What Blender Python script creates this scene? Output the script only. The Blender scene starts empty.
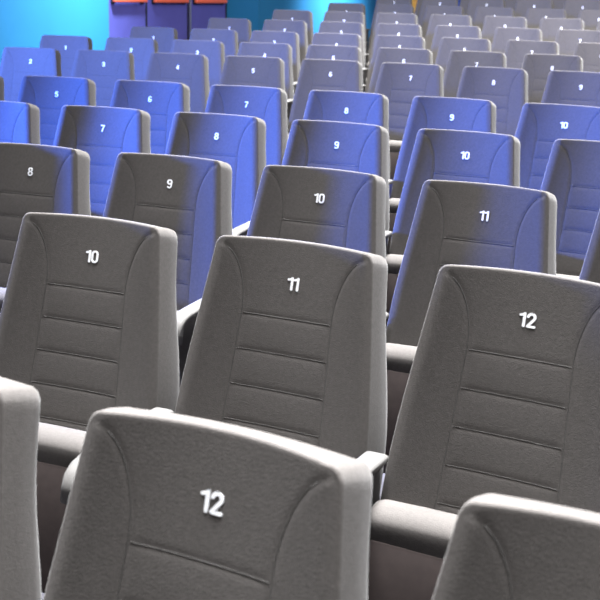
import bpy, bmesh, math, random
from mathutils import Vector, Matrix, noise
random.seed(7)
scene = bpy.context.scene
COL = scene.collection

# ------------------------------------------------------------------ layout
SP = 0.56                                   # seat spacing along a row
KAP, PH0 = 0.0922025, 0.0745850              # curvature of the rows
OFF = {0: -.1458, 1: 0, 2: .1280, 3: .2737, 4: .4121, 5: .6312, 6: .7378, 7: .8656, 8: 1.0074, 9: 1.138, 10: 1.2688, 11: 1.4117, 12: 1.545}
ROWY = {0: -1.0714, 1: 0, 2: 1.0674, 3: 2.1349, 4: 3.2127, 5: 5.0539, 6: 6.1338, 7: 7.1852, 8: 8.2592, 9: 9.333, 10: 10.4062, 11: 11.4727, 12: 12.545}
ROWZ = {0: .9307, 1: .95, 2: .957, 3: .9928, 4: 1.0315, 5: 1.0874, 6: 1.1384, 7: 1.1978, 8: 1.2724, 9: 1.355, 10: 1.4370, 11: 1.5505, 12: 1.665}
CX, CY = -math.sin(PH0) / KAP, -math.cos(PH0) / KAP
TILT = 0.262
ST, CT = math.sin(TILT), math.cos(TILT)


def seat_frame(r, n):
    rho = 1 / KAP + ROWY[r]
    ph = ((n - 11) * SP + OFF[r]) / rho + PH0
    return Vector((CX + rho * math.sin(ph), CY + rho * math.cos(ph), ROWZ[r] - .95)), ph


# ------------------------------------------------------------------ camera
CAMR = ((0.9277713, 0.3722270, 0.0262196), (-0.1191025, 0.2288056, 0.9661587), (-0.3536312, 0.8994971, -0.2566124))
CAMC = Vector((0.96118524, -2.40136374, 1.59916406))
FPX = 1145.468
cam_data = bpy.data.cameras.new('camera')
cam = bpy.data.objects.new('camera', cam_data)
COL.objects.link(cam)
R_, U_, F_ = (Vector(v) for v in CAMR)
m = Matrix((R_, U_, -F_)).transposed().to_4x4()
m.translation = CAMC
cam.matrix_world = m
cam_data.sensor_width = 36
cam_data.lens = 36 * FPX / 600
cam_data.clip_start = .05
cam_data.dof.use_dof = True
cam_data.dof.focus_distance = 3.2
cam_data.dof.aperture_fstop = 9
scene.camera = cam


def wall_hit(px, py, X=None, Y=None):
    """Where the line of sight through a photograph point meets the plane x = X or y = Y."""
    dirv = R_ * ((px - 300) / FPX) + U_ * ((300 - py) / FPX) + F_
    t = (X - CAMC.x) / dirv.x if X is not None else (Y - CAMC.y) / dirv.y
    return CAMC + dirv * t


# ------------------------------------------------------------------ materials
def mat(name, color, rough=.7, sheen=0., metal=0., bump=0., bscale=400., var=0., vscale=30., spec=.3, sheen_tint=(1, 1, 1)):
    mt = bpy.data.materials.new(name)
    mt.use_nodes = True
    nt = mt.node_tree
    b = nt.nodes['Principled BSDF']
    b.inputs['Base Color'].default_value = (*color, 1)
    b.inputs['Roughness'].default_value = rough
    b.inputs['Metallic'].default_value = metal
    b.inputs['Specular IOR Level'].default_value = spec
    if sheen:
        b.inputs['Sheen Weight'].default_value = sheen
        b.inputs['Sheen Roughness'].default_value = .45
        b.inputs['Sheen Tint'].default_value = (*sheen_tint, 1)
    tc = nt.nodes.new('ShaderNodeTexCoord')
    if var:
        nz = nt.nodes.new('ShaderNodeTexNoise')
        nz.inputs['Scale'].default_value = vscale
        nz.inputs['Detail'].default_value = 4
        rp = nt.nodes.new('ShaderNodeValToRGB')
        rp.color_ramp.elements[0].position = .3
        rp.color_ramp.elements[1].position = .7
        rp.color_ramp.elements[0].color = (*[c * (1 - var) for c in color], 1)
        rp.color_ramp.elements[1].color = (*[min(1, c * (1 + var)) for c in color], 1)
        nt.links.new(tc.outputs['Object'], nz.inputs['Vector'])
        nt.links.new(nz.outputs['Fac'], rp.inputs['Fac'])
        nt.links.new(rp.outputs['Color'], b.inputs['Base Color'])
    if bump:
        n2 = nt.nodes.new('ShaderNodeTexNoise')
        n2.inputs['Scale'].default_value = bscale
        n2.inputs['Detail'].default_value = 2
        bp = nt.nodes.new('ShaderNodeBump')
        bp.inputs['Strength'].default_value = bump
        bp.inputs['Distance'].default_value = .002
        nt.links.new(tc.outputs['Object'], n2.inputs['Vector'])
        nt.links.new(n2.outputs['Fac'], bp.inputs['Height'])
        nt.links.new(bp.outputs['Normal'], b.inputs['Normal'])
    return mt


FABRIC = mat('grey_woven_fabric', (.077, .071, .067), .95, sheen=.12, bump=.3, bscale=420, var=.09, vscale=120, spec=.1)
THREAD = mat('dark_seam_thread', (.052, .050, .048), .95, spec=.1)
WHITE = mat('white_embroidery', (.86, .87, .90), .7, bump=.25, bscale=900, var=.04, vscale=200)
SHELL = mat('dark_back_shell', (.05, .048, .047), .5, var=.1, vscale=60)
PAN = mat('brown_seat_pan', (.040, .030, .028), .8, var=.12, vscale=40)
PADM = mat('pale_armrest_pad', (.080, .077, .074), .8, bump=.2, var=.06, vscale=60)
POST = mat('charcoal_metal', (.045, .043, .043), .5, metal=.3, var=.1, vscale=50)
CARPET = mat('dark_carpet', (.035, .034, .040), .95, bump=.6, bscale=250, var=.25, vscale=60)
CYAN = mat('cyan_wall_paint', (.016, .165, .36), .75, bump=.05, bscale=60, var=.04, vscale=1.5)
NAVY = mat('navy_wall_paint', (.03, .06, .25), .8, var=.06, vscale=2)
DOORM = mat('violet_door_paint', (.10, .095, .38), .55, var=.06, vscale=4)
BARM = mat('red_orange_push_bar', (.85, .15, .08), .4, var=.05, vscale=8)
EDGE = mat('black_rubber_seal', (.012, .012, .02), .7, var=.1)
STEEL = mat('brushed_steel', (.42, .44, .55), .35, metal=.8, var=.05, vscale=80)
WOOD = mat('orange_wood', (.75, .33, .05), .5, var=.2, vscale=6)


# ------------------------------------------------------------------ mesh helpers
def new_obj(name, bm, material, parent=None, smooth=True):
    me = bpy.data.meshes.new(name)
    bmesh.ops.recalc_face_normals(bm, faces=bm.faces[:])
    bm.to_mesh(me)
    bm.free()
    me.materials.append(material)
    if smooth:
        for p in me.polygons:
            p.use_smooth = True
    o = bpy.data.objects.new(name, me)
    COL.objects.link(o)
    if parent:
        o.parent = parent
    return o


def rbox(bm, c, size, r=.01, seg=3, rot=None):
    """A box with rounded edges, added to bm."""
    b2 = bmesh.new()
    bmesh.ops.create_cube(b2, size=1)
    for v in b2.verts:
        v.co = Vector((v.co.x * size[0], v.co.y * size[1], v.co.z * size[2]))
    if r > 0:
        bmesh.ops.bevel(b2, geom=b2.edges[:] + b2.verts[:], offset=min(r, .49 * min(size)), segments=seg, affect='EDGES', profile=.5)
    for v in b2.verts:
        p = v.co
        if rot is not None:
            p = rot @ p
        v.co = p + Vector(c)
    tmp = bpy.data.meshes.new('t')
    b2.to_mesh(tmp)
    b2.free()
    bm.from_mesh(tmp)
    bpy.data.meshes.remove(tmp)
    return bm


# ------------------------------------------------------------------ backrest shape
# backrest coordinates: x across, v up along the tilted back (0 = height of the number), dep = backwards
XN = 0.004                                   # the number sits a little right of the middle
VB, VT, RC, RE = -.56, .091, .014, .005        # bottom, top, corner radius, edge radius
TH = .075                                      # thickness


def half_w(v):
    w = .2120 - .131 * v
    cap = .256
    return cap - math.log(1 + math.exp((cap - w) / .008)) * .008 if w > cap - .06 else w


def wing(v):
    """Where the curved side seam runs."""
    if v > -.075:
        t = min(1, (v + .075) / .150)
        return .116 + .080 * (1 - math.sqrt(max(0, 1 - t * t * .98)))
    return .116 + .045 * (-.075 - v)


SEAMS = (-.082, -.167, -.252, -.337, -.422, -.507)


def front_dep(x, v):
    w = half_w(v)
    a = abs(x)
    d = -.036 * min(1.2, (a / w)) ** 2.0
    s = wing(v)
    sl = (wing(v + .002) - wing(v - .002)) / .004
    dn = abs(a - s) / math.sqrt(1 + sl * sl)     # distance to the curved seam
    d += .0009 * math.exp(-(dn / .0045) ** 2)
    if a < s:
        fade = 1 - math.exp(-(dn / .012) ** 2)
        for hv in SEAMS:
            d += .0006 * math.exp(-((v - hv) / .0050) ** 2) * fade
        if v < SEAMS[0]:
            q = ((v - SEAMS[0]) / .085) % 1.0
            d -= .0005 * math.sin(math.pi * q) ** .7 * fade
    # the outer edge of the wing rounds backwards
    k = a - (w - .034)
    if k > 0:
        d += .011 * (k / .034) ** 2
    return d


def to3(x, v, dep):
    return Vector((x, v * ST + dep * CT, .95 + v * CT - dep * ST))


def outline_top(x, w):
    a = abs(x)
    t = VT + .010 * (1 - (a / w) ** 2)
    k = a - (w - RC)
    if k > 0:
        t -= RC - math.sqrt(max(0, RC * RC - k * k))
    return t


def build_backrest():
    bm = bmesh.new()
    NX, NV = 96, 132
    us = []
    for i in range(NX + 1):
        s = -1 + 2 * i / NX
        us.append(s)
    # denser columns near the corners
    us = [math.copysign(abs(s) ** .92, s) if s else 0 for s in us]
    P = [[None] * (NX + 1) for _ in range(NV + 1)]
    for j in range(NV + 1):
        t = j / NV
        for i, s in enumerate(us):
            wtop = half_w(VT) - RE
            xt = s * wtop
            vt = outline_top(xt, wtop) - RE
            v = VB + RE + (vt - VB - RE) * t
            x = s * (half_w(v) - RE)
            P[j][i] = (x, v)
    V = [[bm.verts.new(to3(x, v, front_dep(x, v))) for (x, v) in row] for row in P]
    for j in range(NV):
        for i in range(NX):
            bm.faces.new((V[j][i], V[j][i + 1], V[j + 1][i + 1], V[j + 1][i]))
    idx = [(0, i) for i in range(NX)] + [(j, NX) for j in range(NV)] + [(NV, i) for i in range(NX, 0, -1)] + [(j, 0) for j in range(NV, 0, -1)]
    pts = [Vector(P[j][i]) for j, i in idx]
    K = len(pts)
    nrm = []
    for k in range(K):
        tv = Vector((0, 0))
        for q in (1, 2, 3):
            tv += pts[(k + q) % K] - pts[(k - q) % K]
        nrm.append(Vector((tv.y, -tv.x)).normalized())
    prev = [V[j][i] for j, i in idx]
    deps = [front_dep(*P[j][i]) for j, i in idx]

    def ring(prev, fo, fd):
        cur = []
        for k in range(K):
            p = pts[k] + nrm[k] * fo(k)
            cur.append(bm.verts.new(to3(p.x, p.y, fd(k))))
        for k in range(K):
            bm.faces.new((prev[k], cur[k], cur[(k + 1) % K], prev[(k + 1) % K]))
        return cur

    for a in (18, 36, 54, 72, 90):
        a = math.radians(a)
        prev = ring(prev, lambda k: RE * math.sin(a), lambda k: deps[k] + RE * (1 - math.cos(a)))

    def thick(k):                             # a little deeper towards the waist
        v = pts[k].y
        return TH - .012 * math.exp(-((v + .05) / .12) ** 2) + .02 * math.exp(-((v + .35) / .18) ** 2)
    prev = ring(prev, lambda k: RE + .002 + .004 * nrm[k].x ** 2, lambda k: .25 * thick(k) + .5 * deps[k] + .5 * RE)
    prev = ring(prev, lambda k: RE + .001 + .007 * nrm[k].x ** 2, lambda k: .62 * thick(k))
    for a in (15, 40, 65, 90):
        a = math.radians(a)
        prev = ring(prev, lambda k: RE + .006 * nrm[k].x ** 2 - .018 * (1 - math.cos(a)), lambda k: thick(k) - .018 + .018 * math.sin(a))
    prev = ring(prev, lambda k: -.03, lambda k: thick(k) + .004)
    bm.faces.new(prev)
    return bm


def tube(bm, pts, r=.0010, seg=5):
    rings = []
    for i, p in enumerate(pts):
        t = (pts[min(i + 1, len(pts) - 1)] - pts[max(i - 1, 0)]).normalized()
        a = t.cross(Vector((0, 1, .2))).normalized()
        b = t.cross(a).normalized()
        rings.append([bm.verts.new(p + a * r * math.cos(2 * math.pi * k / seg) + b * r * math.sin(2 * math.pi * k / seg)) for k in range(seg)])
    for A, B in zip(rings[:-1], rings[1:]):
        for k in range(seg):
            bm.faces.new((A[k], A[(k + 1) % seg], B[(k + 1) % seg], B[k]))
    bm.faces.new(rings[0])
    bm.faces.new(rings[-1])


def seam_bm():
    bm = bmesh.new()
    for s in (-1, 1):
        pts = []
        for i in range(60):
            v = .066 - i / 59 * (.066 - (VB + .03))
            x = s * wing(v)
            pts.append(to3(x, v, front_dep(x, v) + .0002))
        tube(bm, pts)
    for hv in SEAMS:
        w = wing(hv) - .004
        tube(bm, [to3(-w + 2 * w * i / 24, hv, front_dep(-w + 2 * w * i / 24, hv) + .0002) for i in range(25)])
    return bm


# ------------------------------------------------------------------ digits, drawn as embroidered strokes
def arc(cx, cy, rx, ry, a0, a1, n=10):
    return [(cx + rx * math.cos(math.radians(a0 + (a1 - a0) * i / n)), cy + ry * math.sin(math.radians(a0 + (a1 - a0) * i / n))) for i in range(n + 1)]


DIG = {
    '0': (.52, [arc(.26, .72, .2, .2, 0, 180) + arc(.26, .28, .2, .2, 180, 360) + [(.46, .72)]]),
    '1': (.34, [[(.02, .80), (.16, .83), (.26, .92)], [(.26, .92), (.26, .08)]]),
    '2': (.52, [arc(.26, .71, .2, .21, 175, -35) + [(.08, .08)], [(.08, .08), (.48, .08)]]),
    '3': (.52, [arc(.25, .72, .19, .2, 165, -85), arc(.25, .29, .21, .21, 85, -165)]),
    '4': (.54, [[(.38, .08), (.38, .92), (.06, .30), (.50, .30)]]),
    '5': (.52, [[(.44, .92), (.12, .92), (.09, .52)] + arc(.26, .33, .2, .25, 125, -155)]),
    '6': (.52, [arc(.26, .30, .2, .22, 0, 360, 16), [(.06, .30), (.08, .62)] + arc(.27, .70, .19, .22, 170, 40)]),
    '7': (.50, [[(.06, .92), (.46, .92), (.30, .50), (.22, .08)]]),
    '8': (.52, [arc(.26, .72, .17, .19, 0, 360, 16), arc(.26, .30, .2, .22, 0, 360, 16)]),
    '9': (.52, [arc(.26, .70, .2, .22, 0, 360, 16), [(.46, .70), (.44, .38)] + arc(.25, .30, .19, .22, -10, -140)]),
}
DH = .0315
DW = 1.18                                     # the digits are a little wide


def number_bm(txt):
    bm = bmesh.new()
    gap = .07
    W = sum(DIG[c][0] for c in txt) + gap * (len(txt) - 1)
    x0 = -W / 2
    hw = .082
    for c in txt:
        for line in DIG[c][1]:
            for i, (a, b) in enumerate(line):
                # round joint
                vs = [bm_pt(bm, x0 + a + hw * math.cos(q * math.pi / 5), b + hw * math.sin(q * math.pi / 5)) for q in range(10)]
                solid(bm, vs)
                if i + 1 < len(line):
                    a2, b2 = line[i + 1]
                    d = Vector((a2 - a, b2 - b))
                    if d.length < 1e-5:
                        continue
                    n = Vector((-d.y, d.x)).normalized() * hw
                    solid(bm, [bm_pt(bm, x0 + a + n.x, b + n.y), bm_pt(bm, x0 + a - n.x, b - n.y), bm_pt(bm, x0 + a2 - n.x, b2 - n.y), bm_pt(bm, x0 + a2 + n.x, b2 + n.y)])
        x0 += DIG[c][0] + gap
    return bm


def bm_pt(bm, a, b):
    return (XN + a * DH * DW, (b - .5) * DH)


def solid(bm, pts):
    top = [bm.verts.new(to3(x, v, front_dep(x, v) - .0010)) for x, v in pts]
    bot = [bm.verts.new(to3(x, v, front_dep(x, v) + .001)) for x, v in pts]
    bm.faces.new(top)
    bm.faces.new(bot)
    k = len(pts)
    for i in range(k):
        bm.faces.new((top[i], top[(i + 1) % k], bot[(i + 1) % k], bot[i]))


# ------------------------------------------------------------------ one seat
def prop(o, label, cat, group=None):
    o['label'] = label
    o['category'] = cat
    if group:
        o['group'] = group


def shell_bm():
    bm = bmesh.new()
    rot = Matrix.Rotation(-TILT, 3, 'X')
    rbox(bm, to3(0, -.26, TH + .018), (.36, .03, .52), .02, 4, rot)
    return bm


def cushion_bm():
    """The tipped-up cushion: a rounded roll on top, seen from its underside."""
    bm = bmesh.new()
    # profile in (y, z), rounded; swept across x with soft ends
    prof = []
    rr = .052
    yc, zc = -.182, .507
    sl = .20                                # leaning like the back
    for a in range(0, 181, 15):
        prof.append((yc + rr * math.cos(math.radians(a)), zc + .040 * math.sin(math.radians(a))))
    prof += [(yc - rr - .004, zc - .03), (yc - rr + .004 , zc - .055), (yc - rr + .012 - sl * .08, zc - .075), (yc - rr + .012 - sl * .30, zc - .30), (yc - rr + .03 - sl * .32, zc - .325),
             (yc - sl * .33, zc - .33), (yc + rr - .03 - sl * .32, zc - .32), (yc + rr - sl * .28, zc - .28), (yc + rr - sl * .10, zc - .10)]
    N = 26
    H = .247
    rings = []
    for i in range(N + 1):
        s = -1 + 2 * i / N
        x = H * math.copysign(1 - (1 - abs(s)) ** 1.6, s) if s else 0
        e = max(0, abs(x) - (H - .02)) / .02
        k = 1 - .28 * (1 - math.sqrt(max(0, 1 - e * e)))
        py = sum(p[0] for p in prof) / len(prof)
        pz = sum(p[1] for p in prof) / len(prof)
        ring = []
        for (y, z) in prof:
            dy, dz = y - py, z - pz
            ring.append(bm.verts.new((x, py + dy * k, pz + dz * (1 - (1 - k) * .25) + .006 * (1 - (x / H) ** 2) * (1 if z > zc else 0))))
        rings.append(ring)
    for A, B in zip(rings[:-1], rings[1:]):
        for q in range(len(prof)):
            bm.faces.new((A[q], A[(q + 1) % len(prof)], B[(q + 1) % len(prof)], B[q]))
    bm.faces.new(rings[0])
    bm.faces.new(rings[-1])
    return bm


def pan_bm():
    bm = bmesh.new()
    rot = Matrix.Rotation(math.atan(.20) * -1, 3, 'X')
    rbox(bm, (0, -.258, .324), (.470, .024, .328), .010, 3, rot)
    return bm


AX = .281


def arm_bm(x):
    """Padded arm: a flat pad with a rounded nose turning down at the front."""
    bm = bmesh.new()
    hw = .027
    zt = .632
    path = [(-.126, zt), (-.20, zt + .002), (-.34, zt + .002), (-.44, zt - .001), (-.480, zt - .008), (-.507, zt - .024), (-.522, zt - .050), (-.527, zt - .085)]
    inner = [(-.126, zt - .020), (-.20, zt - .020), (-.34, zt - .020), (-.44, zt - .022), (-.472, zt - .028), (-.488, zt - .040), (-.490, zt - .062), (-.494, zt - .085)]
    rings = []
    for (y, z), (yi, zi) in zip(path, inner):
        c = ((y + yi) / 2, (z + zi) / 2)
        ring = []
        for q in range(16):
            a = 2 * math.pi * (q + .5) / 16
            ca, sa = math.cos(a), math.sin(a)
            # superellipse section
            f = (abs(ca) ** 9 + abs(sa) ** 9) ** (-1 / 9)
            u, w = ca * f, sa * f
            ring.append(bm.verts.new((x + hw * u, c[0] + (y - c[0]) * w, c[1] + (z - c[1]) * w)))
        rings.append(ring)
    for A, B in zip(rings[:-1], rings[1:]):
        for q in range(16):
            bm.faces.new((A[q], A[(q + 1) % 16], B[(q + 1) % 16], B[q]))
    bm.faces.new(rings[0])
    bm.faces.new(rings[-1])
    return bm


def panel_bm(x):
    bm = bmesh.new()
    pts = [(-.128, .614), (-.488, .600), (-.500, .50), (-.44, .36), (-.34, .26), (-.31, .012), (-.20, .012), (-.17, .26), (-.12, .40)]
    L = [bm.verts.new((x - .010, y, z)) for y, z in pts]
    Rr = [bm.verts.new((x + .010, y, z)) for y, z in pts]
    bm.faces.new(L)
    bm.faces.new(Rr)
    k = len(pts)
    for i in range(k):
        bm.faces.new((L[i], L[(i + 1) % k], Rr[(i + 1) % k], Rr[i]))
    return bm


def foot_bm(x):
    return rbox(bmesh.new(), (x, -.255, .007), (.05, .26, .014), .005, 2)


def beam_bm():
    bm = bmesh.new()
    rbox(bm, (0, -.150, .355), (.53, .045, .05), .008, 2)
    for s in (-1, 1):
        rbox(bm, (s * .16, -.135, .41), (.03, .02, .10), .006, 2)
    return bm


def make_seat():
    root = bpy.data.objects.new('cinema_seat', None)
    COL.objects.link(root)
    back = new_obj('backrest', build_backrest(), FABRIC, root)
    st = new_obj('seam_stitching', seam_bm(), THREAD, back)
    st['label'] = 'dark stitched seam lines'
    sh = new_obj('back_shell', shell_bm(), SHELL, back)
    sh['label'] = 'dark moulded back shell'
    cu = new_obj('seat_cushion', cushion_bm(), FABRIC, root)
    pn = new_obj('seat_pan', pan_bm(), PAN, cu)
    pn['label'] = 'dark brown underside panel'
    new_obj('support_beam', beam_bm(), POST, root)
    arm = new_obj('armrest', arm_bm(AX), PADM, root)
    arm['label'] = 'pale padded armrest'
    new_obj('side_panel', panel_bm(AX), POST, arm, smooth=False)
    new_obj('foot_plate', foot_bm(AX), POST, arm)
    return root


proto = make_seat()
left_arm = new_obj('armrest', arm_bm(-AX), PADM)
left_arm['label'] = 'pale padded armrest'
new_obj('side_panel', panel_bm(-AX), POST, left_arm, smooth=False)
new_obj('foot_plate', foot_bm(-AX), POST, left_arm)
NUM = {}


def copy_tree(o, parent=None):
    c = o.copy()
    COL.objects.link(c)
    c.parent = parent
    for ch in list(o.children):
        copy_tree(ch, c)
    return c


ORD = ['nearest', 'second', 'third', 'fourth', 'fifth', 'sixth', 'seventh', 'eighth', 'ninth', 'tenth', 'eleventh', 'twelfth', 'thirteenth']
CNT = ['', 'first', 'second', 'third', 'fourth', 'fifth', 'sixth', 'seventh', 'eighth', 'ninth', 'tenth']
VIS = {0: range(11, 14), 1: range(10, 13), 2: range(8, 13), 3: range(6, 12), 4: range(4, 11), 5: range(2, 10), 6: range(1, 9), 7: range(1, 9),
       8: range(1, 8), 9: range(1, 8), 10: range(1, 7), 11: range(1, 6), 12: range(1, 5)}


def seat_label(r, n):
    if (r, n) == (0, 11):
        return 'grey cinema seat cut by the left photo edge, left of the nearest number 12'
    if (r, n) == (0, 13):
        return 'grey cinema seat cut by the bottom right corner, right of the nearest number 12'
    if (r, n) == (0, 12):
        return 'nearest large grey cinema seat with white number 12, at the bottom centre'
    if (r, n) in ((3, 6), (4, 4)):
        return 'blue-lit cinema seat in the %s row from the front, cut by the left photo edge' % ORD[r]
    if (r, n) in ((2, 12), (3, 11)):
        return 'grey cinema seat in the %s row from the front, cut by the right photo edge' % ORD[r]
    if r < 5:
        w = 'blue-lit grey cinema seat' if (r in (2, 3, 4) and n <= 8) else 'grey fabric cinema seat'
        return '%s with white number %d, in the %s row from the front' % (w, n, ORD[r])
    if r == 5:
        return 'grey cinema seat with white number %d, in the sixth row, behind the wider gap' % n
    if n == 1:
        return 'grey cinema seat at the left aisle end of the %s row from the front' % ORD[r]
    return 'distant grey cinema seat, %s from the left aisle end of the %s row' % (CNT[n], ORD[r])


first = True
for r in sorted(VIS):
    for n in VIS[r]:
        loc, ph = seat_frame(r, n)
        if first:
            s = proto
            first = False
            todo = None
        else:
            s = copy_tree(proto)
        s.rotation_euler = (0, 0, -ph)
        ex = Vector((math.cos(ph), -math.sin(ph), 0))
        s.location = loc - ex * XN
        prop(s, seat_label(r, n), 'seat', 'cinema seats in curved rows')
        s['n'] = n
# numbers are added once every seat exists, so that no copy inherits another seat's number
for s in [o for o in COL.objects if o.type == 'EMPTY' and 'n' in o]:
    n = s['n']
    if n not in NUM:
        nm = new_obj('seat_number', number_bm(str(n)), WHITE, smooth=False)
        NUM[n] = nm
    else:
        nm = NUM[n].copy()
        COL.objects.link(nm)
    nm.parent = [c for c in s.children if c.name.startswith('backrest')][0]
    nm['label'] = 'white embroidered number %d' % n
    if n == 1:
        copy_tree(left_arm, s)
    del s['n']
for ch in list(left_arm.children):
    bpy.data.objects.remove(ch)
bpy.data.objects.remove(left_arm)


# ------------------------------------------------------------------ the hall
def struct(name, bm, material, parent=None, smooth=False):
    o = new_obj(name, bm, material, parent, smooth)
    if parent is None:
        o['kind'] = 'structure'
    return o


def floor_bm():
    bm = bmesh.new()
    R0 = 1 / KAP
    edges = [(R0 - 6.0, ROWZ[0] - .95)]
    tiers = []
    rs = sorted(ROWY)
    for i, r in enumerate(rs):
        a = R0 + ROWY[r] - .62 if i else R0 - 6.0
        b = R0 + ROWY[rs[i + 1]] - .62 if i + 1 < len(rs) else R0 + 22.0
        tiers.append((a, b, ROWZ[r] - .95))
    prof = []
    for a, b, z in tiers:
        prof += [(a, z), (b, z)]
    prof += [(prof[-1][0], -.3), (prof[0][0], -.3)]
    NA = 48
    a0, a1 = -.95, .75
    rings = []
    for i in range(NA + 1):
        ph = a0 + (a1 - a0) * i / NA
        rings.append([bm.verts.new((CX + q * math.sin(ph), CY + q * math.cos(ph), z)) for q, z in prof])
    k = len(prof)
    for A, B in zip(rings[:-1], rings[1:]):
        for q in range(k):
            bm.faces.new((A[q], A[(q + 1) % k], B[(q + 1) % k], B[q]))
    bm.faces.new(rings[0])
    bm.faces.new(rings[-1])
    return bm


struct('floor', floor_bm(), CARPET)

WX = -6.3                                     # the left wall
RX = -6.85                                    # back of the door recess
YB = 19.7                                     # the back wall
y0 = wall_hit(109, 30, X=WX).y                # the recess starts here
y1 = wall_hit(258, 15, X=WX).y                # and ends here
ZT, ZB = 5.2, -.3


def slab(bm, xa, xb, ya, yb, za=ZB, zb=ZT):
    return rbox(bm, ((xa + xb) / 2, (ya + yb) / 2, (za + zb) / 2), (abs(xb - xa), abs(yb - ya), abs(zb - za)), 0)


bm = bmesh.new()
slab(bm, WX - .9, WX, 4.0, y0)
slab(bm, WX - .9, WX, y1, YB + .2)
slab(bm, RX - .35, RX, y0, y1)
struct('wall_left', bm, CYAN)
bm = bmesh.new()
slab(bm, WX, 10, YB, YB + .2)
struct('wall_back', bm, NAVY)

# the three door leaves in the recess
cuts = [wall_hit(px, 20, X=RX + .06).y for px in (106, 146.5, 188, 226)]
zf = .36
for i in range(3):
    a, b = cuts[i], cuts[i + 1]
    bm = bmesh.new()
    rbox(bm, (RX + .03, (a + b) / 2, (zf + 2.5) / 2), (.06, b - a - .02, 2.5 - zf), .006, 2)
    # raised field
    d = struct('door_%d' % (i + 1), bm, DOORM)
    zb = wall_hit(150, .3, X=RX + .1).z
    bm = bmesh.new()
    w = (b - a)
    rbox(bm, (RX + .118, (a + b) / 2, zb), (.05, w * .80, .060), .015, 3)
    pb = new_obj('push_bar', bm, BARM, d)
    pb['label'] = 'red-orange push bar'
    bm = bmesh.new()
    for yy in (a + w * .14, b - w * .14):
        rbox(bm, (RX + .077, yy, zb), (.034, .07, .09), .006, 2)
    new_obj('bar_bracket', bm, EDGE, d)
    bm = bmesh.new()
    rbox(bm, (RX + .066, b - .012, (zf + 2.5) / 2), (.012, .035, 2.5 - zf), .003, 2)
    new_obj('edge_seal', bm, EDGE, d)
    if i == 1:
        bm = bmesh.new()
        rbox(bm, (RX + .078, b + .040, (zf + 2.5) / 2), (.02, .028, 2.5 - zf - .02), .004, 2)
        mt = new_obj('meeting_strip', bm, STEEL, d)
        mt['label'] = 'steel strip along the leaf edge'
# the wood door at the back
w0, w1 = wall_hit(404, 5, Y=YB).x, wall_hit(432, 5, Y=YB).x
bm = bmesh.new()
rbox(bm, ((w0 + w1) / 2, YB - .03, 1.75), (w1 - w0, .05, 2.1), .006, 2)
d = struct('door_4', bm, WOOD)
bm = bmesh.new()
rbox(bm, (w0 + .12, YB - .085, 1.75), (.03, .05, .22), .01, 3)
new_obj('door_handle', bm, STEEL, d)


# ------------------------------------------------------------------ light
def area(name, loc, target, size, energy, color, size_y=None, spread=180):
    ld = bpy.data.lights.new(name, 'AREA')
    ld.energy = energy
    ld.color = color
    ld.size = size
    if size_y:
        ld.shape = 'RECTANGLE'
        ld.size_y = size_y
    ld.spread = math.radians(spread)
    o = bpy.data.objects.new(name, ld)
    COL.objects.link(o)
    o.location = loc
    o.rotation_euler = (Vector(target) - Vector(loc)).to_track_quat('-Z', 'Y').to_euler()
    return o


# louvred ceiling panels over the rows, tilted slightly towards the screen
area('ceiling_panel', (1.05, 5.2, 6.6), (1.3, 3.9, 1), 7.5, 4000, (.98, .985, 1), size_y=12, spread=30)
area('fill_lamp', (-2.4, 4.2, 4.8), (-1.6, 8.5, 1.2), 1.6, 240, (1, .99, .97), spread=150)  # added fill, not a hall fixture: lifts the left seat fronts behind the gap
area('fill_lamp', (1.6, 6.6, 4.8), (1.6, 11.5, 1.2), 1.6, 760, (1, .99, .97), spread=150)  # unseen front fill, added to brighten the seat fronts of the far rows
# blue stage lamps on the left
area('stage_lamp', (-6.8, .78, 1.6), (-1.6, 2.3, .8), .4, 620, (.05, .16, 1), spread=52)
area('stage_lamp', (-6.1, 1.2, 2.1), (-3.9, 5.4, .9), .4, 260, (.08, .20, 1), spread=56)
# wash lamps over the painted wall
area('wall_wash_lamp', (-5.2, 9.2, 4.9), (-6.3, 9.0, 1.3), .6, 330, (.75, .92, 1), spread=75)
area('wall_wash_lamp', (-5.2, 17.3, 4.9), (-6.3, 17.3, 1.7), .6, 330, (.75, .92, 1), spread=60)

world = bpy.data.worlds.new('world')
scene.world = world
world.use_nodes = True
bg = world.node_tree.nodes['Background']
bg.inputs['Color'].default_value = (1, .98, .975, 1)
bg.inputs['Strength'].default_value = .46

scene.view_settings.view_transform = 'Standard'
scene.view_settings.look = 'None'
scene.view_settings.exposure = 0
scene.view_settings.gamma = 1
scene.view_settings.use_curve_mapping = False
